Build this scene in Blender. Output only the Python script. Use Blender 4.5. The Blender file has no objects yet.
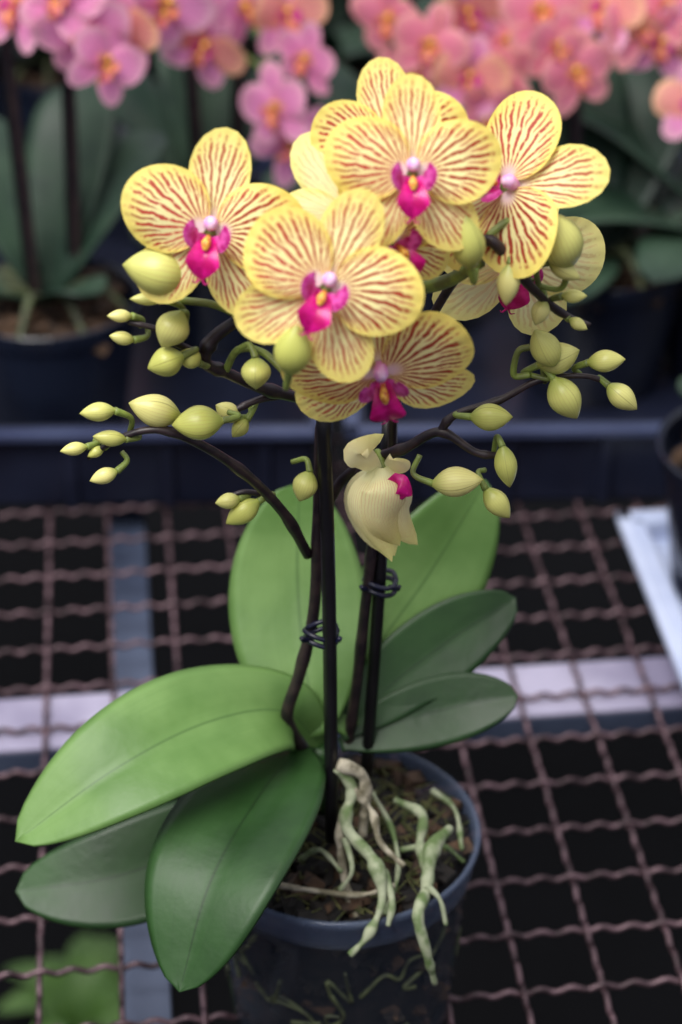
import bpy, math, random
from mathutils import Vector, Matrix, noise
R=math.radians
F=2100.0; PITCH=R(32)
CAM=Vector((0,-.72,.73))
fw=Vector((0,math.cos(PITCH),-math.sin(PITCH))); upv=Vector((0,math.sin(PITCH),math.cos(PITCH)))
def ray(px,py): return fw+Vector((1,0,0))*((px-341)/F)+upv*((512-py)/F)
def W(px,py,y):            # survey point -> world point on the vertical plane Y=y
    d=ray(px,py); return CAM+d*((y-CAM.y)/d.y)
def G(px,py,z=0.):         # survey point -> world point on horizontal plane Z=z
    d=ray(px,py); return CAM+d*((z-CAM.z)/d.z)
scene=bpy.context.scene
# ------------------------------------------------------------ materials
def newmat(name):
    m=bpy.data.materials.new(name); m.use_nodes=True
    nt=m.node_tree; b=nt.nodes['Principled BSDF']; return m,nt,b
def N(nt,t,**k):
    n=nt.nodes.new(t)
    for a,v in k.items(): setattr(n,a,v)
    return n
def math_(nt,op,a,b=None,c=None,clamp=False):
    n=N(nt,'ShaderNodeMath',operation=op,use_clamp=clamp)
    for i,v in enumerate((a,b,c)):
        if v is None: continue
        if isinstance(v,(int,float)): n.inputs[i].default_value=v
        else: nt.links.new(v,n.inputs[i])
    return n.outputs[0]
def mrange(nt,v,a,b,c,d):
    n=N(nt,'ShaderNodeMapRange',interpolation_type='SMOOTHSTEP')
    for i,x in enumerate((v,a,b,c,d)):
        if isinstance(x,(int,float)): n.inputs[i].default_value=x
        else: nt.links.new(x,n.inputs[i])
    return n.outputs[0]
def mix(nt,f,a,b):
    n=N(nt,'ShaderNodeMix',data_type='RGBA')
    for i,x in ((0,f),(6,a),(7,b)):
        if isinstance(x,(int,float)): n.inputs[i].default_value=x
        elif isinstance(x,tuple): n.inputs[i].default_value=(*x,1)
        else: nt.links.new(x,n.inputs[i])
    return n.outputs[2]
def noise_(nt,scale,detail=3,vec=None,dist=0):
    n=N(nt,'ShaderNodeTexNoise'); n.inputs['Scale'].default_value=scale; n.inputs['Detail'].default_value=detail
    n.inputs['Distortion'].default_value=dist
    if vec is None:
        tc=N(nt,'ShaderNodeTexCoord'); vec=tc.outputs['Object']
    nt.links.new(vec,n.inputs['Vector']); return n.outputs['Fac']
def srgb(r,g,b):
    f=lambda c:(c/255/12.92) if c/255<=.04045 else ((c/255+.055)/1.055)**2.4
    return (f(r),f(g),f(b))
def translucent(nt,b,col,fac):
    t=N(nt,'ShaderNodeBsdfTranslucent'); 
    if isinstance(col,tuple): t.inputs[0].default_value=(*col,1)
    else: nt.links.new(col,t.inputs[0])
    ms=N(nt,'ShaderNodeMixShader'); ms.inputs[0].default_value=fac
    out=nt.nodes['Material Output']
    nt.links.new(b.outputs[0],ms.inputs[1]); nt.links.new(t.outputs[0],ms.inputs[2]); nt.links.new(ms.outputs[0],out.inputs[0])
def petal_mat(name,base,edge,vein,center,n=15,strength=.95,cz=.16,w1=.074,w2=.04):
    m,nt,b=newmat(name)
    uv=N(nt,'ShaderNodeUVMap'); sp=N(nt,'ShaderNodeSeparateXYZ'); nt.links.new(uv.outputs[0],sp.inputs[0])
    u,v=sp.outputs[0],sp.outputs[1]
    nz=noise_(nt,150,2); nz2=noise_(nt,420,2); nzb=noise_(nt,60,2)
    a=math_(nt,'MULTIPLY',u,float(n)); a=math_(nt,'ADD',a,math_(nt,'MULTIPLY',math_(nt,'SUBTRACT',nz,.5),.75))
    def lines(x,w0):
        fr=math_(nt,'FRACT',x); d=math_(nt,'ABSOLUTE',math_(nt,'SUBTRACT',fr,.5))
        w=math_(nt,'DIVIDE',w0,math_(nt,'MAXIMUM',v,.4))
        w=math_(nt,'MULTIPLY',w,math_(nt,'ADD',.4,math_(nt,'MULTIPLY',nz2,1.2)))
        return mrange(nt,d,w,math_(nt,'ADD',w,.09),1.,0.)
    l1=lines(a,w1); l2=lines(math_(nt,'ADD',a,.5),w2)
    g2=math_(nt,'MULTIPLY',l2,mrange(nt,v,.55,.66,0.,.85))
    l=math_(nt,'MAXIMUM',l1,g2)
    vv=math_(nt,'ADD',v,math_(nt,'MULTIPLY',math_(nt,'SUBTRACT',nz2,.5),.4))
    l=math_(nt,'MULTIPLY',l,mrange(nt,vv,.84,.94,1.,0.))
    l=math_(nt,'MULTIPLY',l,mrange(nt,nz2,.3,.42,.3,1.))
    l=math_(nt,'MULTIPLY',l,strength)
    c=mix(nt,mrange(nt,v,.55,1.,0.,1.),base,edge)
    c=mix(nt,math_(nt,'MULTIPLY',nzb,.3),c,tuple(min(1,x*1.2) for x in base))
    c=mix(nt,l,c,vein)
    c=mix(nt,mrange(nt,v,cz*.4,cz*1.5,.9,0.),c,center)
    nt.links.new(c,b.inputs['Base Color']); b.inputs['Roughness'].default_value=.5
    b.inputs['Specular IOR Level'].default_value=.25
    bp=N(nt,'ShaderNodeBump'); bp.inputs['Strength'].default_value=.2; bp.inputs['Distance'].default_value=.0005
    nt.links.new(math_(nt,'SINE',math_(nt,'MULTIPLY',a,6.283)),bp.inputs['Height']); nt.links.new(bp.outputs[0],b.inputs['Normal'])
    translucent(nt,b,c,.3); return m
def simple(name,c1,c2=None,scale=60,rough=.5,bump=0,metal=0,trans=0,spec=.5,bscale=None,coat=0):
    m,nt,b=newmat(name)
    c2=c2 or c1
    nz=noise_(nt,scale,4)
    c=mix(nt,mrange(nt,nz,.35,.65,0.,1.),c1,c2)
    nt.links.new(c,b.inputs['Base Color']); b.inputs['Roughness'].default_value=rough
    b.inputs['Metallic'].default_value=metal; b.inputs['Specular IOR Level'].default_value=spec
    b.inputs['Coat Weight'].default_value=coat
    if bump:
        bp=N(nt,'ShaderNodeBump'); bp.inputs['Strength'].default_value=.6; bp.inputs['Distance'].default_value=bump
        nt.links.new(noise_(nt,bscale or scale,4),bp.inputs['Height']); nt.links.new(bp.outputs[0],b.inputs['Normal'])
    if trans: translucent(nt,b,c,trans)
    return m
def leaf_mat(name,c1,c2,mid,rough=.42,spec=.4):
    m,nt,b=newmat(name)
    uv=N(nt,'ShaderNodeUVMap'); sp=N(nt,'ShaderNodeSeparateXYZ'); nt.links.new(uv.outputs[0],sp.inputs[0])
    u,v=sp.outputs[0],sp.outputs[1]
    nz=noise_(nt,24,4); c=mix(nt,mrange(nt,nz,.3,.7,0.,1.),c1,c2)
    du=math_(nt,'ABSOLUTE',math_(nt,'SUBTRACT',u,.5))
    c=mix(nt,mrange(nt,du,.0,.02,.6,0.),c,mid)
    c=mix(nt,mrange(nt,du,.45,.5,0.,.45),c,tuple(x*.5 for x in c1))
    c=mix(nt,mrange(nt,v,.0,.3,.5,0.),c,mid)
    cm=N(nt,'ShaderNodeCombineXYZ'); nt.links.new(math_(nt,'MULTIPLY',u,40.),cm.inputs[0]); nt.links.new(math_(nt,'MULTIPLY',v,3.),cm.inputs[1])
    fib=noise_(nt,1.,2,cm.outputs[0]); c=mix(nt,mrange(nt,fib,.45,.7,0.,.15),c,c1)
    nt.links.new(c,b.inputs['Base Color']); 
    nt.links.new(mrange(nt,nz,.3,.7,rough-.04,rough+.1),b.inputs['Roughness'])
    b.inputs['Specular IOR Level'].default_value=spec
    bp=N(nt,'ShaderNodeBump'); bp.inputs['Strength'].default_value=.35; bp.inputs['Distance'].default_value=.0008
    nt.links.new(noise_(nt,120,3),bp.inputs['Height']); nt.links.new(bp.outputs[0],b.inputs['Normal'])
    translucent(nt,b,c,.1); return m
M_pet=petal_mat('petal_yellow',srgb(250,237,170),srgb(241,216,100),srgb(176,36,36),srgb(250,222,230))
M_sep=petal_mat('sepal_yellow',srgb(248,238,174),srgb(240,218,110),srgb(184,54,46),srgb(248,228,220),n=19,strength=.84,w1=.066)
M_pale=petal_mat('petal_pale',srgb(250,242,184),srgb(240,228,136),srgb(210,145,90),srgb(240,240,190),strength=.32,w1=.06)
M_lip=simple('lip_magenta',srgb(222,26,140),srgb(190,12,104),300,.3,trans=.18)
M_lobe=simple('lip_side_lobe',srgb(236,100,192),srgb(186,20,120),330,.4,trans=.2)
M_col=simple('column_lilac',srgb(248,215,238),srgb(226,145,210),260,.4)
M_call=simple('callus_orange',srgb(245,200,80),srgb(190,60,40),500,.4)
M_pkA=petal_mat('petal_lilac_pink',srgb(240,155,202),srgb(240,184,200),srgb(212,92,168),srgb(245,190,100),strength=.5,cz=.2)
M_pkB=petal_mat('petal_salmon_pink',srgb(240,146,168),srgb(242,176,170),srgb(213,86,135),srgb(245,185,90),strength=.5,cz=.2)
M_pkC=petal_mat('petal_peach',srgb(242,166,152),srgb(243,194,152),srgb(218,85,125),srgb(225,80,150),strength=.5,cz=.22)
M_lipo=simple('lip_orange',srgb(235,150,70),srgb(200,70,130),300,.4)
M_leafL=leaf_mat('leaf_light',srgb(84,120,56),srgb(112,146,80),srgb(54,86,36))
M_leafD=leaf_mat('leaf_dark',srgb(28,56,22),srgb(46,80,36),srgb(18,38,14),.38)  # dark green, with shade on the camera-facing leaf put into the colour
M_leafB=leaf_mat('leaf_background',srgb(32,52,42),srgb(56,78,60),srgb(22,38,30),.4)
M_stem=simple('spike_dark',srgb(28,19,25),srgb(50,38,38),180,.42,.0003)
M_ped=simple('pedicel_green',srgb(130,148,66),srgb(104,112,58),150,.45)
M_stake=simple('stake_black',srgb(10,9,12),srgb(16,14,18),80,.35)
M_clip=simple('clip_navy',srgb(16,16,36),srgb(22,24,50),80,.3)
M_root=simple('aerial_root',srgb(150,156,128),srgb(84,104,58),130,.75,.0012)
M_rootw=simple('root_pale',srgb(168,160,140),srgb(100,94,74),160,.75,.0010)
M_rootd=simple('root_dark',srgb(84,92,60),srgb(50,54,38),150,.6,.0006)  # darker green-brown root tone
M_bark=simple('bark_chips',srgb(40,28,20),srgb(82,60,42),130,.85,.001)
M_bark2=simple('bark_dark',srgb(13,11,11),srgb(34,28,24),130,.85,.001)
M_moss=simple('moss',srgb(54,62,26),srgb(88,86,48),200,.9)
M_wire=simple('mesh_wire',srgb(54,38,42),srgb(112,88,94),110,.4,.0005,metal=.3)
M_steel=simple('galvanised_steel',srgb(132,126,150),srgb(172,166,188),12,.55)
M_steelb=simple('steel_blue_dark',srgb(52,60,80),srgb(74,83,104),12,.5)  # darker blue steel tone for beams and channel sides
M_navy=simple('navy_plastic',srgb(20,23,38),srgb(32,36,54),10,.3)
M_navyr=simple('navy_rim_highlight',srgb(50,56,84),srgb(66,74,102),10,.3)  # same navy plastic, edge highlights put into a lighter rim colour
M_pot2=simple('dark_pot',srgb(18,22,36),srgb(28,34,50),20,.22)
M_white=simple('white_plastic',srgb(172,184,216),srgb(200,209,234),10,.45)
M_floor=simple('floor_shade_black',srgb(6,6,8),srgb(14,14,17),3,.9,spec=.2)  # shade under the bench is put into this near-black floor colour
def bud_mat():
    m,nt,b=newmat('bud_green_yellow')
    uv=N(nt,'ShaderNodeUVMap'); sp=N(nt,'ShaderNodeSeparateXYZ'); nt.links.new(uv.outputs[0],sp.inputs[0])
    u,v=sp.outputs[0],sp.outputs[1]
    oi=N(nt,'ShaderNodeObjectInfo')
    y=mix(nt,oi.outputs['Random'],srgb(236,228,146),srgb(200,204,104))
    c=mix(nt,mrange(nt,v,.0,.4,.8,0.),y,srgb(152,168,72))
    c=mix(nt,mrange(nt,v,.85,1.,0.,.6),c,srgb(150,152,70))
    s=math_(nt,'ABSOLUTE',math_(nt,'SINE',math_(nt,'MULTIPLY',u,3.14159*3)))
    c=mix(nt,mrange(nt,s,0.,.10,.6,0.),c,srgb(140,135,60))
    f=math_(nt,'ABSOLUTE',math_(nt,'SINE',math_(nt,'MULTIPLY',u,3.14159*27)))
    c=mix(nt,mrange(nt,f,0.,.5,.22,0.),c,srgb(175,125,75))
    nt.links.new(c,b.inputs['Base Color']); b.inputs['Roughness'].default_value=.35
    translucent(nt,b,c,.15)
    return m
M_bud=bud_mat()
def clear_mat():
    m,nt,b=newmat('clear_pot_plastic')
    b.inputs['Base Color'].default_value=(*srgb(58,66,78),1); b.inputs['Roughness'].default_value=.12
    fr=N(nt,'ShaderNodeLayerWeight'); fr.inputs[0].default_value=.3
    al=math_(nt,'ADD',math_(nt,'MULTIPLY',fr.outputs['Facing'],.35),.08,clamp=True)
    nt.links.new(al,b.inputs['Alpha']); return m
M_clear=clear_mat()
def rim_mat():
    m,nt,b=newmat('clear_pot_rim')
    b.inputs['Base Color'].default_value=(*srgb(92,104,128),1); b.inputs['Roughness'].default_value=.12  # bluish highlight along the rim is put into this lighter colour
    b.inputs['Alpha'].default_value=.34; return m
M_rim=rim_mat()
# ------------------------------------------------------------ mesh tools
def catmull(P,n):
    P=[Vector(p) for p in P]
    if len(P)==2: return [P[0].lerp(P[1],i/n) for i in range(n+1)]
    Q=[P[0]*2-P[1]]+P+[P[-1]*2-P[-2]]; out=[]; m=len(P)-1
    for i in range(n+1):
        t=i/n*m; k=min(int(t),m-1); t-=k
        a,b,c,d=Q[k:k+4]
        out.append(.5*((2*b)+(c-a)*t+(2*a-5*b+4*c-d)*t*t+(3*b-a-3*c+d)*t**3))
    return out
LP=lambda t:max(max(math.sin(math.pi*min(1,t**1.22)),0)**.52,.22*(1-t))
class MB:
    def __init__(s): s.v=[];s.uv=[];s.f=[];s.m=[]
    def grid(s,P,U,mi,wrap=False):
        o=len(s.v); a=len(P); b=len(P[0])
        for i in range(a):
            for j in range(b): s.v.append(P[i][j]); s.uv.append(U[i][j])
        for i in range(a-1):
            for j in range(b if wrap else b-1):
                j2=(j+1)%b
                s.f.append((o+i*b+j,o+i*b+j2,o+(i+1)*b+j2,o+(i+1)*b+j)); s.m.append(mi)
    def tube(s,pts,rad,mi,n=None,seg=8,bump=0,rough=0):
        n=n or max(6,6*(len(pts)-1)); P=catmull(pts,n)
        if isinstance(rad,(int,float)): rad=[rad,rad]
        RR=[]; U=[]; nrm=None
        for i,p in enumerate(P):
            t=(P[min(i+1,n)]-P[max(i-1,0)]).normalized()
            if nrm is None:
                nrm=t.orthogonal().normalized()
            else: nrm=(nrm-t*nrm.dot(t)).normalized()
            bn=t.cross(nrm); q=i/n*(len(rad)-1); k=min(int(q),len(rad)-2); r=rad[k]+(rad[k+1]-rad[k])*(q-k)
            if bump: r*=1+bump*math.exp(-((((i/n)*4)%1-.5)/.12)**2)
            if rough: r*=1+rough*noise.noise(p*160)
            RR.append([p+nrm*(r*math.cos(a))+bn*(r*math.sin(a)) for a in [2*math.pi*j/seg for j in range(seg)]])
            U.append([(j/seg,i/n) for j in range(seg)])
        RR=[[P[0]]*seg]+RR+[[P[-1]]*seg]; U=[U[0]]+U+[U[-1]]
        s.grid(RR,U,mi,True)
    def strip(s,pts,width,mi,nh,prof=None,nu=8,nv=22,fold=.15,camber=0.,wave=0.,ph=0.,twist=0.):
        P=catmull(pts,nv); G_=[];U=[]; nh=Vector(nh)
        prof=prof or LP
        for i,p in enumerate(P):
            t=(P[min(i+1,nv)]-P[max(i-1,0)]).normalized(); sd=t.cross(nh).normalized(); n=sd.cross(t)
            tt=i/nv
            if twist: 
                rm=Matrix.Rotation(twist*tt,3,t); sd=rm@sd; n=rm@n
            w=width/2*prof(tt); row=[];ur=[]
            for j in range(nu+1):
                u=-1+2*j/nu
                row.append(p+sd*(u*w)+n*(w*(fold*abs(u)-camber*u*u)+wave*width*math.sin(9*tt+ph+u)*abs(u)))
                ur.append(((u+1)/2,tt))
            G_.append(row);U.append(ur)
        s.grid(G_,U,mi)
    def fan(s,L,p,ang,z0,mi,cup=.05,refl=.12,curl=-.1,tilt=0,seed=0,ns=12,nt_=26,off=.002):
        G_=[];U=[]; rnd=random.Random(seed); ph=rnd.random()*6
        Rm=Matrix.Rotation(-ang,3,'Z')@Matrix.Rotation(tilt,3,'X')
        for i in range(ns+1):
            ss=i/ns; row=[];ur=[]
            for j in range(nt_+1):
                th=R(-87+174*j/nt_)
                r=L*math.cos(th)**p*ss*(1+.022*math.sin(5*th+ph)*ss)
                x=r*math.sin(th); y=r*math.cos(th); q=r/L
                z=L*(cup*q-refl*q*q+curl*(x/L)**2+.045*ss**2*math.sin(5*th+ph*2)*min(1,q*1.5))
                row.append(Rm@Vector((x,y+off,z))+Vector((0,0,z0))); ur.append((j/nt_,ss))
            G_.append(row);U.append(ur)
        s.grid(G_,U,mi)
    def lathe(s,prof,mi,seg=48,c=(0,0,0),rib=None):
        c=Vector(c);G_=[];U=[]
        for i,(r,z) in enumerate(prof):
            G_.append([c+Vector((r*(1+(rib(a,z) if rib else 0))*math.cos(a),r*(1+(rib(a,z) if rib else 0))*math.sin(a),z)) for a in [2*math.pi*j/seg for j in range(seg)]])
            U.append([(j/seg,i/len(prof)) for j in range(seg)])
        s.grid(G_,U,mi,True)
    def box(s,lo,hi,mi,M=None):
        o=len(s.v); M=M or Matrix.Identity(4)
        for x in (lo[0],hi[0]):
            for y in (lo[1],hi[1]):
                for z in (lo[2],hi[2]): s.v.append(M@Vector((x,y,z))); s.uv.append((x,y))
        for f in ((0,1,3,2),(4,6,7,5),(0,4,5,1),(2,3,7,6),(0,2,6,4),(1,5,7,3)):
            s.f.append(tuple(o+k for k in f)); s.m.append(mi)
    def chunk(s,c,sz,rot,rnd,mi):
        Mt=Matrix.Translation(c)@rot.to_4x4(); o=len(s.v)
        for x in (-1,1):
            for y in (-1,1):
                for z in (-1,1):
                    j=lambda:1+rnd.uniform(-.35,.2)
                    s.v.append(Mt@Vector((x*sz[0]*j(),y*sz[1]*j(),z*sz[2]*j()))); s.uv.append((0,0))
        for f in ((0,1,3,2),(4,6,7,5),(0,4,5,1),(2,3,7,6),(0,2,6,4),(1,5,7,3)):
            s.f.append(tuple(o+k for k in f)); s.m.append(mi)
    def mesh(s,name,mats,smooth=True):
        me=bpy.data.meshes.new(name); me.from_pydata([tuple(v) for v in s.v],[],s.f)
        for m in mats: me.materials.append(m)
        me.polygons.foreach_set('material_index',s.m)
        me.polygons.foreach_set('use_smooth',[smooth]*len(s.f))
        ul=me.uv_layers.new(name='UVMap'); li=[0]*len(me.loops); me.loops.foreach_get('vertex_index',li)
        fl=[];[fl.extend(s.uv[i]) for i in li]; ul.data.foreach_set('uv',fl); me.update(); return me
    def obj(s,name,mats,parent=None,smooth=True,solid=0,bevel=0):
        o=bpy.data.objects.new(name,s.mesh(name,mats,smooth)); link(o,parent)
        if solid:
            md=o.modifiers.new('t','SOLIDIFY'); md.thickness=solid; md.offset=0
        if bevel:
            md=o.modifiers.new('b','BEVEL'); md.width=bevel; md.segments=2; md.limit_method='ANGLE'
        return o
def link(o,parent=None):
    scene.collection.objects.link(o)
    if parent: 
        o.parent=parent; o.matrix_parent_inverse=parent.matrix_world.inverted()
def empty(name,loc=(0,0,0)):
    e=bpy.data.objects.new(name,None); e.location=loc; e.empty_display_size=.05; scene.collection.objects.link(e)
    e.matrix_world=Matrix.Translation(loc); return e
# ------------------------------------------------------------ flowers
def flower_mesh(name,mats,seed,close=0.,lat=140):
    mb=MB(); rnd=random.Random(seed); t=close
    j=lambda a:rnd.uniform(-a,a)
    mb.fan(.0345,2.9,R(0+j(3)),0,1,tilt=t*.9,seed=seed+1,refl=.16,curl=.25)
    mb.fan(.0330,2.7,R(lat+j(4)),-.0005,1,tilt=t,seed=seed+2,refl=.18,curl=.1)
    mb.fan(.0330,2.7,R(-lat+j(4)),-.0005,1,tilt=t,seed=seed+3,refl=.18,curl=.1)
    mb.fan(.0318,1.0,R(73+j(4)),.0022,0,tilt=t*.8+.05,seed=seed+4,nt_=34)
    mb.fan(.0318,1.0,R(-73+j(4)),.0022,0,tilt=t*.8+.05,seed=seed+5,nt_=34)
    mb.tube([(0,.0030,.001),(0,.0034,.005),(0,.0026,.0080)],[.0022,.0025,.0027,.0015],3,seg=12)
    ear=lambda q:max(0.05,math.sin(math.pi*min(1,q**.8)))**.7
    k=.82
    for sx in (1,-1):
        mb.strip([(sx*.0010*k,-.002*k,.004*k),(sx*.0045*k,-.0040*k,.0085*k),(sx*.0074*k,-.0002*k,.0130*k),(sx*.0070*k,.0048*k,.0140*k)],.0085*k,4,(-sx*.6,.1,1),prof=ear,nv=12,fold=.1,camber=.3)
    ml=lambda q:(.45+.95*q/.6) if q<.6 else max(0,(1.4*(1-(q-.6)/.4)**.75))
    mb.strip([(0,-.002*k,.004*k),(0,-.008*k,.0105*k),(0,-.014*k,.0115*k),(0,-.0205*k,.0085*k)],.0112*k,2,(0,.5,1),prof=ml,nv=14,fold=.5,camber=.15)
    mb.tube([(0,-.0015*k,.007*k),(0,-.0045*k,.0115*k),(0,-.0075*k,.0122*k)],[.0008,.0018,.0008],5,seg=10)
    for sx in (1,-1):
        mb.tube([(sx*.0004*k,-.0200*k,.0085*k),(sx*.002*k,-.0222*k,.0082*k),(sx*.0035*k,-.0212*k,.0098*k)],[.0005,.0003,.0002],2,n=8,seg=6)
    mb.tube([(0,0,.001),(0,-.001,-.006),(0,-.004,-.013)],[.0026,.0019,.0015],6)
    return mb.mesh(name,mats)
YM=[M_pet,M_sep,M_lip,M_col,M_lobe,M_call,M_ped]
FY=[flower_mesh('flower_yellow_a',YM,3),flower_mesh('flower_yellow_b',YM,17),flower_mesh('flower_yellow_c',YM,31),
    flower_mesh('flower_pale',[M_pale,M_pale]+YM[2:],44),flower_mesh('flower_yellow_d',YM,23,0,122)]
BGF=[flower_mesh('flower_lilac',[M_pkA,M_pkA,M_lipo,M_call,M_lipo,M_call,M_ped],7,.15),
     flower_mesh('flower_salmon',[M_pkB,M_pkB,M_lipo,M_call,M_lipo,M_call,M_ped],9,.2),
     flower_mesh('flower_peach',[M_pkC,M_pkA,M_lipo,M_call,M_lobe,M_call,M_ped],19,.3)]
def put(me,name,loc,face,roll,sc,parent):
    z=Vector(face).normalized(); y=Vector((0,0,1)); y=(y-z*y.dot(z)).normalized(); x=y.cross(z)
    M=Matrix((x,y,z)).transposed()@Matrix.Rotation(R(-roll),3,'Z')
    o=bpy.data.objects.new(name,me); link(o,parent)
    o.matrix_world=Matrix.Translation(loc)@M.to_4x4()@Matrix.Scale(sc,4)
    return o
def bud_mesh():
    mb=MB(); G_=[];U=[]; nz,ns=18,24
    for i in range(nz+1):
        t=i/nz; r=.49*(math.sin(math.pi*t**.92))**.85 if 0<t<1 else .0
        r=max(r,.07*(1-t))
        G_.append([Vector((r*(1+.05*abs(math.cos(1.5*a)))*math.cos(a),r*(1+.05*abs(math.cos(1.5*a)))*math.sin(a),t)) for a in [2*math.pi*k/ns for k in range(ns)]])
        U.append([(k/ns,t) for k in range(ns)])
    mb.grid(G_,U,0,True)
    return mb.mesh('bud',[M_bud])
BUD=bud_mesh()
# ------------------------------------------------------------ MAIN ORCHID
orchid=empty('potted_yellow_orchid',(.0,0,.003))
PC=Vector((.0,0,.003)); PH=.110
def rib(a,z): return .006*max(0,math.cos(a*12))**8*(1 if z<.095 else 0)
mb=MB()
mb.lathe([(0,.001),(.046,.001),(.050,.003),(.0518,.02),(.0545,.055),(.0567,.088),(.0575,.092),(.0590,.094)],0,72,PC,rib)
mb.lathe([(.0590,.094),(.0604,.104),(.0618,.107),(.0624,.110),(.0612,.1115),(.0596,.109),(.0582,.096)],1,72,PC)
mb.obj('clear_pot',[M_clear,M_rim],orchid,solid=.0008)
mb=MB(); rnd=random.Random(4)
mb.lathe([(0,.006),(.046,.006),(.0485,.02),(.0512,.055),(.0535,.086),(.051,.096),(.03,.099),(0,.1)],1,40,PC,lambda a,z:-.03+.03*noise.noise(Vector((a*3,z*120,0))))
for i in range(640):
    a=rnd.uniform(0,6.283); r=.054*math.sqrt(rnd.random()); 
    z=.096+rnd.uniform(0,.010)+.010*(1-r/.053)
    if i%5<2:
        z=rnd.uniform(.012,.09); r=.0435+.0075*z/.09
    s_=rnd.uniform(.6,1.3)
    mb.chunk(PC+Vector((r*math.cos(a),r*math.sin(a),z)),(.0055*s_,.0032*s_,.002*s_),Matrix.Rotation(rnd.uniform(0,6),3,'Z')@Matrix.Rotation(rnd.uniform(-.7,.7),3,'X')@Matrix.Rotation(rnd.uniform(-.7,.7),3,'Y'),rnd,rnd.choice([0,0,1,1,1]))
for i in range(190):
    a=rnd.uniform(0,6.283); r=.05*math.sqrt(rnd.random()); p=PC+Vector((r*math.cos(a),r*math.sin(a),.106+.010*(1-r/.053)))
    d=lambda q:Vector((rnd.uniform(-q,q),rnd.uniform(-q,q),rnd.uniform(-q*.3,q*.6)))
    mb.tube([p,p+d(.007),p+d(.012)],[.0006,.0003],2,n=5,seg=4)
mb.obj('bark_substrate',[M_bark,M_bark2,M_moss],orchid,smooth=False)
# leaves
def leaf(name,spec,width,nh,mat,**k):
    mb=MB(); mb.strip([W(*p) for p in spec],width,0,nh,nu=12,nv=34,**k)
    return mb.obj(name,[mat],orchid,solid=.0016)
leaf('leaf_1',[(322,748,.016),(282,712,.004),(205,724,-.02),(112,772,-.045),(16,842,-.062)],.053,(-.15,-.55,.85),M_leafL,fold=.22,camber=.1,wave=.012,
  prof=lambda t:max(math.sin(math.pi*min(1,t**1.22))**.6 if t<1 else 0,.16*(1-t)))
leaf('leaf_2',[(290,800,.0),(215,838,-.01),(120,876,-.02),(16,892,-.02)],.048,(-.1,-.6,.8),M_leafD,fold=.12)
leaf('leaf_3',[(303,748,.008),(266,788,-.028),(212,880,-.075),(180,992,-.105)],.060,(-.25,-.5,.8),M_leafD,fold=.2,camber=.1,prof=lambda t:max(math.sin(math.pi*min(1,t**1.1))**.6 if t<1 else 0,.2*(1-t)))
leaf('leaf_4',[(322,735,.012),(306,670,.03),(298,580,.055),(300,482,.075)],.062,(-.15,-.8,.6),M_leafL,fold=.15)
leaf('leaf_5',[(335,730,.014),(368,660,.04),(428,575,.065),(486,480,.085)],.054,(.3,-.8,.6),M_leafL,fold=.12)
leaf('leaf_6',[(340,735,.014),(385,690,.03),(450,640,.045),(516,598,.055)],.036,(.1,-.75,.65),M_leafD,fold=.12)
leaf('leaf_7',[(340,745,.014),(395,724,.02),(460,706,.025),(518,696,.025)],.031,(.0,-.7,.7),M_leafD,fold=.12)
mb=MB(); mb.tube([W(322,815,.016),W(320,775,.014),W(322,745,.014)],[.006,.009,.006],0,seg=12); mb.obj('crown',[M_leafD],orchid)
# stakes
mb=MB()
mb.tube([W(332,840,-.018),W(329,600,-.013),W(323,402,-.009)],.0030,0,seg=12)
mb.tube([W(366,775,.014),W(377,620,.012),W(389,420,.012)],.0028,0,seg=12)
mb.obj('stakes',[M_stake],orchid)
mb=MB()
for (x,y,yy) in ((321,634,-.009),(380,583,.013)):
    c=W(x,y,yy)
    for dz in (-.0018,.0018):
        ring=[c+Vector((.0068*math.cos(a),.0062*math.sin(a),dz+.0012*math.sin(a*2))) for a in [k*math.pi/5 for k in range(11)]]
        mb.tube(ring,.0011,0,n=40,seg=6)
    for sx in (-1,1):
        mb.tube([c+Vector((sx*.004,-.003,0)),c+Vector((sx*.007,-.006,.001)),c+Vector((sx*.008,-.007,.003))],[.0013,.001],0,n=8,seg=6)
mb.obj('plant_clips',[M_clip],orchid)
# spikes
mb=MB()
def stem(pts,r,mi=0,bump=.0):
    r=[x*.88 for x in r] if mi==0 else r
    mb.tube([W(*p) for p in pts],r,mi,n=12*(len(pts)-1),seg=8,bump=bump)
stem([(304,750,.008),(287,718,.0),(300,672,.0),(314,610,.000),(318,520,.000),(320,440,.0),(326,408,.0)],[.0034,.0030,.0026,.0024],0,.15)
stem([(348,745,.016),(356,690,.012),(366,600,.010),(376,520,.010),(392,455,.01)],[.0028,.0024],0,.15)
stem([(308,555,.0),(285,515,-.01),(250,478,-.02),(205,447,-.03),(160,430,-.035),(120,438,-.035),(88,458,-.035)],[.0026,.0024,.0021,.0016,.0011],0,.25)
stem([(285,515,-.01),(265,497,-.012),(245,492,-.014),(226,498,-.015)],[.0016,.0011],0)
stem([(318,408,.0),(290,395,-.01),(258,400,-.018),(232,412,-.022),(215,420,-.025)],[.0026,.0016,.0013],0,.2)
stem([(300,398,-.006),(262,388,-.02),(225,372,-.03),(205,362,-.035),(212,340,-.035),(235,322,-.035),(258,308,-.035)],[.0026,.0024,.0030,.0022],0,.35)
stem([(208,358,-.035),(180,345,-.04),(160,330,-.04),(128,322,-.04)],[.0019,.0011],0,.2)
stem([(322,412,.0),(345,380,-.01),(370,330,-.02),(400,290,-.02)],[.0024,.002],0)
stem([(352,490,.005),(370,462,-.005),(405,448,-.015),(440,432,-.02),(475,452,-.025),(500,456,-.025)],[.0026,.0024,.002,.0015],0,.25)
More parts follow.
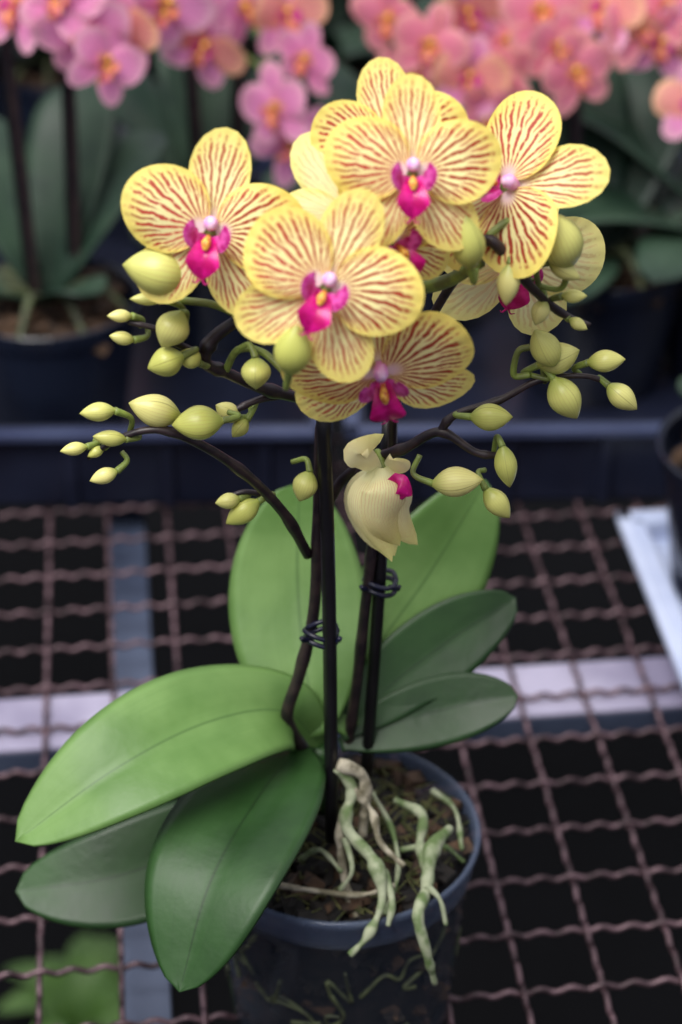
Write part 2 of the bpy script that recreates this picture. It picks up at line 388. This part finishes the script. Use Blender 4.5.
stem([(330,500,.004),(342,480,.004),(360,466,.0)],[.0024,.0024],0)
stem([(440,432,-.02),(455,415,-.02),(500,400,-.02),(540,380,-.02),(585,376,-.02),(612,385,-.02)],[.002,.0018,.0014,.001],0,.25)
stem([(392,455,.01),(396,400,.0),(425,330,-.01),(462,268,-.02),(486,240,-.045),(508,258,-.045),(530,286,-.040),(560,312,-.03),(590,325,-.03)],[.0024,.002,.0021,.0024,.0024,.0017,.001],0,.3)
stem([(250,308,-.035),(232,278,-.035),(210,248,-.038)],[.0016,.0018],1)
stem([(192,262,-.036),(225,262,-.035),(248,300,-.035)],[.0018,.0015],1)
stem([(180,300,-.035),(215,305,-.036),(245,320,-.035)],[.0015,.0014],1)
stem([(225,372,-.03),(238,350,-.038),(262,352,-.042),(285,372,-.05)],[.0015,.0014],1)
stem([(258,312,-.035),(290,318,-.05),(318,308,-.07)],[.0014,.0016],1)
stem([(345,385,-.01),(362,395,-.035),(378,390,-.055)],[.0013,.0016],1)
stem([(420,288,-.015),(450,280,-.03),(480,262,-.042)],[.0028,.0024],1)
stem([(400,290,-.02),(405,240,-.035),(412,190,-.045)],[.0014,.0016],1)
stem([(488,236,-.045),(510,220,-.040),(540,218,-.032)],[.0014,.0015],1)
stem([(530,375,-.02),(514,375,-.02),(518,352,-.02),(530,347,-.02)],[.0013,.0013],1)
stem([(370,462,-.004),(378,452,-.008),(384,470,-.015)],[.0012,.0016],1)
# roots
rt=lambda pts,r,mi=2,n=50,rough=.6,seg=10: mb.tube([W(*p) for p in pts],r,mi,n=n,seg=seg,rough=rough)
rt([(338,768,-.02),(352,790,-.022),(346,826,-.032),(374,862,-.045),(382,900,-.056),(368,935,-.066),(350,955,-.070)],[.0024,.0030,.0024,.0034,.0027,.0020,.0012],n=80)
rt([(450,828,-.02),(432,850,-.035),(426,890,-.048),(418,915,-.062),(426,950,-.068),(435,984,-.068)],[.0018,.0033,.0025,.0027,.0024,.0013],n=70)
rt([(338,764,-.02),(362,775,-.02),(366,800,-.022),(362,835,-.024)],[.0028,.0024,.0018],3)
rt([(350,800,-.024),(340,830,-.032),(342,865,-.037),(350,900,-.044),(364,930,-.052)],[.0022,.0018,.0014],3)
rt([(278,885,-.04),(310,890,-.045),(360,895,-.048),(395,885,-.045)],[.0013,.0010],3,30)
rt([(395,800,.0),(422,815,-.01),(420,845,-.02),(426,868,-.03)],[.0018,.0024,.0018])
rt([(400,850,-.02),(440,845,-.02),(464,862,-.02)],[.0013,.0009],2,30)
rt([(300,860,-.02),(320,850,-.03),(342,872,-.04)],[.0014,.001],2,30)
rt([(372,792,-.005),(392,830,-.015),(398,872,-.035),(385,915,-.05)],[.0013,.0011],2,40)
rt([(384,870,-.045),(392,902,-.056),(388,926,-.062)],[.0016,.0010],2,30)
rt([(432,790,.02),(455,810,.01),(462,850,-.01)],[.0014,.0010],2,30)
rt([(345,838,-.034),(352,870,-.044),(340,890,-.046)],[.0016,.0009],2,30)
rt([(426,885,-.048),(440,900,-.052),(446,925,-.056)],[.0015,.0008],2,30)
rt([(350,785,-.022),(372,812,-.026),(380,842,-.034),(404,866,-.040)],[.0018,.0012],3,40)
rr=random.Random(12)
for k in range(18):
    a=rr.uniform(3.3,6.1); z=rr.uniform(.02,.085); pts=[]
    for q in range(5):
        rad=.0515+.0045*z/.09; pts.append(PC+Vector((rad*math.cos(a),rad*math.sin(a),z))); a+=rr.uniform(-.12,.22); z=min(.09,max(.01,z+rr.uniform(-.018,.012)))
    mb.tube(pts,[.0012,.0009],4,n=20,seg=6)
mb.obj('stems_and_roots',[M_stem,M_ped,M_root,M_rootw,M_rootd],orchid)
# flowers
fl=[(211,232,-.052,(-.06,-1,.40),9,.97,0),
    (326,288,-.090,(.0,-1,.45),23,.95,1),
    (381,370,-.070,(.06,-1,-.25),-10,1.04,4),
    (412,174,-.062,(.04,-1,.45),2,.90,0),
    (390,148,-.036,(-.1,-1,.4),-10,.84,1),
    (388,240,-.060,(.65,-1,.2),-18,.88,2),
    (350,212,-.045,(-.2,-1,.3),-38,.85,3),
    (508,188,-.030,(-.55,-.62,.60),64,1.02,0),
    (516,262,.0,(.1,-1,.1),14,1.0,3)]
for i,(x,y,yy,fc,ro,sc,k) in enumerate(fl): put(FY[k],'flower_%d'%(i+1),W(x,y,yy),fc,ro,sc,orchid)
mb=MB()
tp=lambda q:max(.12*(1-q),math.sin(math.pi*min(1,q**.95)))**.62
def hp(pts,w,nh,mi=0,cam=.5): mb.strip([W(*p) for p in pts],w*.9,mi,nh,prof=tp,nv=16,fold=0,camber=cam)
hp([(380,468,-.018),(364,495,-.026),(366,522,-.028),(392,562,-.026)],.019,(-.5,-1,.3))
hp([(382,468,-.020),(386,490,-.032),(384,520,-.032),(400,546,-.026)],.020,(.1,-1,.4))
hp([(384,468,-.018),(402,492,-.024),(402,520,-.026),(418,545,-.022)],.016,(.7,-1,.3))
hp([(380,470,-.012),(364,500,-.010),(374,530,-.008),(395,556,-.010)],.022,(-.3,-1,.3))
hp([(381,474,-.014),(366,462,-.022),(356,452,-.024),(384,434,-.018)],.012,(-.2,-1,.5),0,.3)
hp([(384,470,-.014),(398,464,-.02),(400,458,-.02)],.011,(.2,-1,.5),0,.3)
hp([(388,484,-.02),(400,484,-.030),(412,496,-.030)],.009,(.4,-1,.5),1,.3)
mb.tube([W(388,488,-.02),W(398,495,-.028),W(408,492,-.03)],[.003,.0025,.001],1,seg=8)
mb.obj('half_open_flower',[M_pale,M_lip],orchid)
# buds
bd=[(158,271,66,52,170,-.05,(205,262)),(172,329,38,36,240,-.045,(180,345)),(166,362,36,32,200,-.045,(190,350)),
(198,423,48,38,185,-.035,(228,412)),(155,410,50,36,165,-.03,(190,440)),(98,412,34,21,185,-.036,(130,432)),
(256,373,30,32,270,-.05,(240,348)),(293,350,46,40,80,-.096,(288,378)),(305,486,30,28,250,-.01,(292,462)),
(243,512,38,26,215,-.015,(270,500)),(228,501,24,18,190,-.016,(245,492)),(104,476,28,18,200,-.036,(122,452)),
(110,438,32,18,175,-.036,(135,432)),(74,449,26,15,190,-.036,(95,440)),(190,358,22,22,150,-.04,(205,362)),
(228,412,26,22,150,-.02,(250,400)),
(468,242,50,36,95,-.062,(476,268)),(560,240,54,46,110,-.04,(535,285)),(508,284,40,24,265,-.050,(512,262)),
(545,348,38,32,120,-.025,(530,375)),(558,358,42,34,20,-.02,(530,372)),(565,398,44,36,300,-.025,(545,382)),
(606,361,36,24,5,-.022,(580,374)),(622,397,36,26,320,-.022,(606,383)),(491,417,40,30,0,-.025,(462,412)),
(457,482,48,34,5,-.03,(420,455)),(506,466,40,25,280,-.028,(494,452)),(497,503,36,26,310,-.028,(485,470)),
(564,270,34,20,330,-.04,(540,292)),(574,296,24,15,0,-.035,(552,305)),(540,312,26,20,250,-.035,(532,290)),(540,252,36,18,60,-.04,(532,280)),
(120,316,24,14,180,-.04,(140,326)),(122,338,24,15,170,-.04,(148,328)),(147,299,32,14,180,-.04,(185,318)),(578,324,20,13,330,-.03,(562,312)),
(240,428,22,18,230,-.02,(256,400)),(96,452,18,12,210,-.034,(112,440))]
pb=MB()
for i,(x,y,l,w,a,yy,at) in enumerate(bd):
    l*=1.1
    dx,dy=math.cos(R(a)),-math.sin(R(a))
    b0=W(x-dx*l/2,y-dy*l/2,yy); b1=W(x+dx*l/2,y+dy*l/2,yy-.003); d=b1-b0; L=d.length
    wd=w/2950*(yy+.72)/.68
    q=d.to_track_quat('Z','Y')
    o=bpy.data.objects.new('bud_%d'%(i+1),BUD); link(o,orchid)
    o.matrix_world=Matrix.Translation(b0)@(q.to_matrix()@Matrix.Rotation(i*1.3,3,'Z')).to_4x4()@Matrix.Diagonal((wd,wd,L,1))
    a0=W(at[0],at[1],yy+.006); md=a0.lerp(b0,.6)-d.normalized()*L*.25
    pb.tube([a0,md,b0+d*.06],[.0011,.0011,.0015],0,n=12,seg=8)
pb.obj('pedicels',[M_ped],orchid)
# ------------------------------------------------------------ BENCH
ROT=R(6.2); Rz=Matrix.Rotation(ROT,4,'Z')
bench=empty('wire_mesh_bench')
cell=.0385; X0,X1=-.95,1.1; Y0,Y1=-.42,1.75; OX=.012
cu=bpy.data.curves.new('mesh_wires','CURVE'); cu.dimensions='3D'; cu.bevel_depth=.0015; cu.bevel_resolution=2
def addwire(f,a,b,step):
    n=int((b-a)/step); co=[]
    for i in range(n+1):
        co.extend((*f(a+i*step),1))
    sp=cu.splines.new('POLY'); sp.points.add(n); sp.points.foreach_set('co',co)
A=.0013
ny=int((Y1-Y0)/cell)
for k in range(ny+1):
    yv=Y0+k*cell
    addwire(lambda s,yv=yv,k=k:(s,yv+.0006*math.sin(9*s+k),A*math.cos(5*math.pi*(s-OX)/cell+math.pi*k)),X0,X1,cell/20)
for k in range(int((X0-OX)/cell),int((X1-OX)/cell)+1):
    xv=OX+k*cell
    addwire(lambda s,xv=xv,k=k:(xv+.0006*math.sin(8*s+k*2),s,-A*math.cos(5*math.pi*(s-Y0)/cell+math.pi*k)),Y0,Y1,cell/20)
tmp=bpy.data.objects.new('tmp',cu); scene.collection.objects.link(tmp); bpy.context.view_layer.update()
me=bpy.data.meshes.new_from_object(tmp.evaluated_get(bpy.context.evaluated_depsgraph_get())); bpy.data.objects.remove(tmp)
me.materials.clear(); me.materials.append(M_wire); me.polygons.foreach_set('use_smooth',[True]*len(me.polygons))
o=bpy.data.objects.new('mesh_wires',me); link(o,bench); o.matrix_world=Rz
mb=MB()
def cross_rail(y,w,h=.014):
    mb.box((X0,y-w/2,-.0065),(X1,y+w/2,-.0035),0,Rz)
    mb.box((X0,y-w/2,-.0065-h),(X1,y-w/2+.003,-.0065),1,Rz); mb.box((X0,y+w/2-.003,-.0065-h),(X1,y+w/2,-.0065),1,Rz)
for y in (.246,1.0,1.7,-.38): cross_rail(y,.048)
for x in (-.092,-.9,.6,1.05):
    mb.box((x-.012,Y0,-.075),(x+.012,Y1,-.0205),1,Rz)
for x in (-.9,1.05):
    for y in (-.38,.246,1.7): mb.box((x-.02,y-.02,-.75),(x+.02,y+.02,-.075),0,Rz)
mb.obj('bench_frame',[M_steel,M_steelb],bench,smooth=False,bevel=.001)
# ------------------------------------------------------------ TRAYS
def tray(name,x0,x1,y0,y1,h,mats,M,wall=.004):
    t=MB(); 
    t.box((x0,y0,.003),(x1,y1,.007),0,M)
    for (a,b) in (((x0,y0),(x1,y0+wall)),((x0,y1-wall),(x1,y1)),((x0,y0),(x0+wall,y1)),((x1-wall,y0),(x1,y1))):
        t.box((a[0],a[1],.003),(b[0],b[1],h),0,M)
    e=.010
    for (a,b) in (((x0-e,y0-e),(x1+e,y0)),((x0-e,y1),(x1+e,y1+e)),((x0-e,y0-e),(x0,y1+e)),((x1,y0-e),(x1+e,y1+e))):
        t.box((a[0],a[1],h-.006),(b[0],b[1],h),1,M)
    n=int((x1-x0)/.06)
    for k in range(n): 
        xx=x0+(k+.5)*(x1-x0)/n; t.box((xx-.004,y0-.004,.003),(xx+.004,y0,h-.006),0,M)
    return t.obj(name,mats,None,smooth=False,bevel=.0012)
MT=Matrix.Rotation(R(1),4,'Z')
NV=[M_navy,M_navyr]
tray('plant_tray',-.64,-.01,.455,.86,.062,NV,MT)
tray('plant_tray.001',.02,.66,.455,.86,.062,NV,MT)
tray('plant_tray.002',-.64,-.01,.90,1.30,.062,NV,MT)
tray('plant_tray.003',.02,.66,.90,1.30,.062,NV,MT)
# ------------------------------------------------------------ BACKGROUND ORCHIDS
def bg(name,x,y,leaves,flowers,kind,seed,z0=.0075,pr=.062,ph=.1,stakes=((-.01,0,.30),(.015,.01,.28)),fs=.86):
    e=empty(name,(x,y,z0)); c=Vector((x,y,z0)); rnd=random.Random(seed)
    m=MB()
    m.lathe([(0,0),(pr*.74,0),(pr*.76,.004),(pr*.95,ph*.85),(pr*.99,ph*.87),(pr*1.03,ph*.99),(pr*1.01,ph),(pr*.97,ph*.98),(pr*.92,ph*.8),(0,ph*.8)],0,40,c)
    for i in range(90):
        a=rnd.uniform(0,6.28); r=pr*.85*math.sqrt(rnd.random()); s_=rnd.uniform(.8,1.6)
        m.chunk(c+Vector((r*math.cos(a),r*math.sin(a),ph*.84+rnd.uniform(0,.01))),(.007*s_,.004*s_,.003*s_),Matrix.Rotation(rnd.uniform(0,6),3,'Z')@Matrix.Rotation(rnd.uniform(-.7,.7),3,'X'),rnd,1)
    for i in range(9):
        a=rnd.uniform(0,6.28); d=Vector((math.cos(a),math.sin(a),0))
        m.tube([c+Vector((0,0,ph*.95)),c+d*.03+Vector((0,0,ph*1.12)),c+d*.055+Vector((0,0,ph*.95))],[.003,.003,.002],2,n=14)
    m.obj('pot',[M_pot2,M_bark,M_rootd],e,smooth=False)
    m=MB()
    for (az,L,el,w) in leaves:
        d=Vector((math.cos(R(az)),math.sin(R(az)),0)); b=c+Vector((0,0,ph*.95)); Z=Vector((0,0,1))
        ce,se=math.cos(R(el)),math.sin(R(el))
        pts=[b,b+d*L*.35*ce+Z*L*(.35*se+.04),b+d*L*.7*ce+Z*L*(.68*se+.03),b+d*L*ce+Z*L*(se*.92-.06)]
        m.strip(pts,w,0,(Z-d*.01)*ce-d*se,fold=.15,nv=18)
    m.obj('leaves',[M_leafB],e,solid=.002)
    m=MB()
    tops=[]
    for (sx,sy,h) in stakes:
        p=c+Vector((sx,sy,ph*.8)); q=c+Vector((sx*1.8,sy,ph+h)); m.tube([p,p.lerp(q,.5),q],.0034,0); m.tube([p+Vector((.005,-.004,0)),p.lerp(q,.5)+Vector((.004,-.004,0)),q+Vector((0,-.004,.01))],[.003,.0025],1)
        tops.append(q)
    for i,(px,py,fy,ro) in enumerate(flowers):
        P=W(px,py,fy)
        if tops:
            t=min(tops,key=lambda q:(q-P).length); bk=P+Vector((0,.012,-.004))
            t2=Vector((t.x,t.y,min(t.z,P.z+.02)))
            m.tube([t2,t2.lerp(bk,.5)+Vector((0,0,.015)),bk],[.0018,.0014],2)
        fm=BGF[kind] if rnd.random()<.74 else BGF[2]
        put(fm,'flower_%d'%(i+1),P,(rnd.uniform(-.9,.9),-1,rnd.uniform(-.4,.5)),ro,fs*rnd.uniform(.85,1.08),e)
    m.obj('stakes_and_stems',[M_stake,M_stem,M_ped],e)
    return e
xA=W(48,318,.545).x
bg('potted_pink_orchid',xA,.55,[(200,.16,20,.06),(70,.17,60,.062),(35,.15,50,.06),(130,.16,50,.06),(310,.07,30,.04)],
   [(20,6,.52,0),(62,-4,.50,20),(85,30,.50,-10),(122,26,.52,10),(8,-25,.55,0),(104,62,.49,40),(165,2,.52,40)],0,1)
bg('potted_pink_orchid.001',W(215,300,.70).x,.70,[(100,.17,65,.065),(150,.16,45,.06),(40,.16,50,.06),(190,.15,20,.06),(330,.15,15,.055),(250,.12,15,.05)],
   [(190,12,.62,0),(205,44,.62,30),(242,6,.62,-20),(308,58,.60,15),(278,108,.58,-15),(285,14,.63,5),(290,142,.60,60)],0,2)
bg('potted_pink_orchid.002',W(420,300,.72).x,.72,[(90,.17,60,.06),(150,.16,40,.06),(20,.16,35,.06),(210,.14,20,.06),(330,.15,20,.055)],
   [(392,18,.62,0),(430,44,.60,20),(465,12,.62,-10),(468,78,.60,10),(486,118,.60,-30),(508,42,.63,0),(410,72,.63,15),(500,86,.62,15)],1,3)
bg('potted_pink_orchid.003',W(600,320,.60).x,.62,[(60,.18,50,.072),(110,.18,62,.07),(150,.16,40,.065),(20,.16,25,.065),(340,.15,15,.062),(215,.12,10,.05),(250,.10,10,.05)],
   [(540,10,.60,0),(556,46,.58,20),(574,72,.58,-10),(605,8,.60,10)],1,4,stakes=((-.02,0,.27),))
bg('potted_pink_orchid.004',W(735,330,.62).x,.64,[(170,.18,40,.07),(130,.18,60,.07),(200,.17,20,.07),(235,.14,15,.06)],
   [(636,24,.60,0),(672,6,.60,20),(694,104,.55,-10),(662,40,.6,10)],1,5,stakes=((-.02,0,.27),))
for k,(px,yy) in enumerate(((60,1.0),(200,1.05),(330,1.0),(470,1.03),(600,1.0),(740,1.0),(-60,1.0))):
    rr=random.Random(50+k)
    bg('potted_pink_orchid.%03d'%(5+k),W(px,150,yy).x,yy,[(a+rr.uniform(-15,15),.17,rr.uniform(15,60),.065) for a in range(0,360,52)],
       [(px+rr.uniform(-60,60),rr.uniform(-60,-10),yy-.08,rr.uniform(-30,30)) for _ in range(4)],k%2,60+k)
# right hand white tray with its own dark pot
pA=G(632,545); pB=G(714,750)
d=(pB-pA); ang=math.atan2(d.y,d.x)
MW=Matrix.Translation(pA)@Matrix.Rotation(ang,4,'Z')
tray('white_plastic_tray',0,d.length,.0,.26,.02,[M_white,M_white],MW,.006)
pe=MW@Vector((.064,.058,0))
bg('potted_pink_orchid.012',pe.x,pe.y,[(150,.07,35,.045),(100,.13,50,.06),(30,.15,30,.06),(330,.14,20,.06)],[],0,90,stakes=())
# ------------------------------------------------------------ FLOOR, weeds below
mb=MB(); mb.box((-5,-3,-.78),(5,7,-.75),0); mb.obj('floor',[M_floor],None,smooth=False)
mb=MB(); rnd=random.Random(8); c=G(80,995,-.70)
for i in range(20):
    a=rnd.uniform(0,6.28); d=Vector((math.cos(a),math.sin(a),0)); L=rnd.uniform(.05,.10); b=Vector((c.x,c.y,-.75))
    mb.strip([b,b+d*L*.4+Vector((0,0,L*.5)),b+d*L+Vector((0,0,L*.35))],.03,0,(0,0,1),nv=10)
mb.obj('fern_clump',[M_leafL],None)
# ------------------------------------------------------------ LIGHT
w=bpy.data.worlds.new('greenhouse_sky'); scene.world=w; w.use_nodes=True; nt=w.node_tree; b=nt.nodes['Background']
tc=N(nt,'ShaderNodeTexCoord'); sp=N(nt,'ShaderNodeSeparateXYZ'); nt.links.new(tc.outputs['Generated'],sp.inputs[0])
c=mix(nt,mrange(nt,sp.outputs[2],.0,.8,0.,1.),(.15,.15,.22),(.92,.94,1.0)); nt.links.new(c,b.inputs[0]); b.inputs[1].default_value=1.0
def area(name,loc,tgt,size,e,col):
    l=bpy.data.lights.new(name,'AREA'); l.shape='RECTANGLE'; l.size=size[0]; l.size_y=size[1]; l.energy=e; l.color=col
    o=bpy.data.objects.new(name,l); scene.collection.objects.link(o); o.location=loc
    o.rotation_euler=(Vector(tgt)-Vector(loc)).to_track_quat('-Z','Y').to_euler(); return o
area('skylight_panel',(-.7,-.75,2.3),(0,.1,.2),(1.5,1.5),78,(1,.975,.94))
# ------------------------------------------------------------ CAMERA
cd=bpy.data.cameras.new('camera'); cd.sensor_fit='VERTICAL'; cd.sensor_height=36; cd.lens=F/1024*36
cd.clip_start=.02; cd.dof.use_dof=True; cd.dof.focus_distance=.80; cd.dof.aperture_fstop=6.4
co=bpy.data.objects.new('camera',cd); scene.collection.objects.link(co); co.location=CAM; co.rotation_euler=(math.pi/2-PITCH,0,0)
scene.camera=co
scene.view_settings.view_transform='Standard'
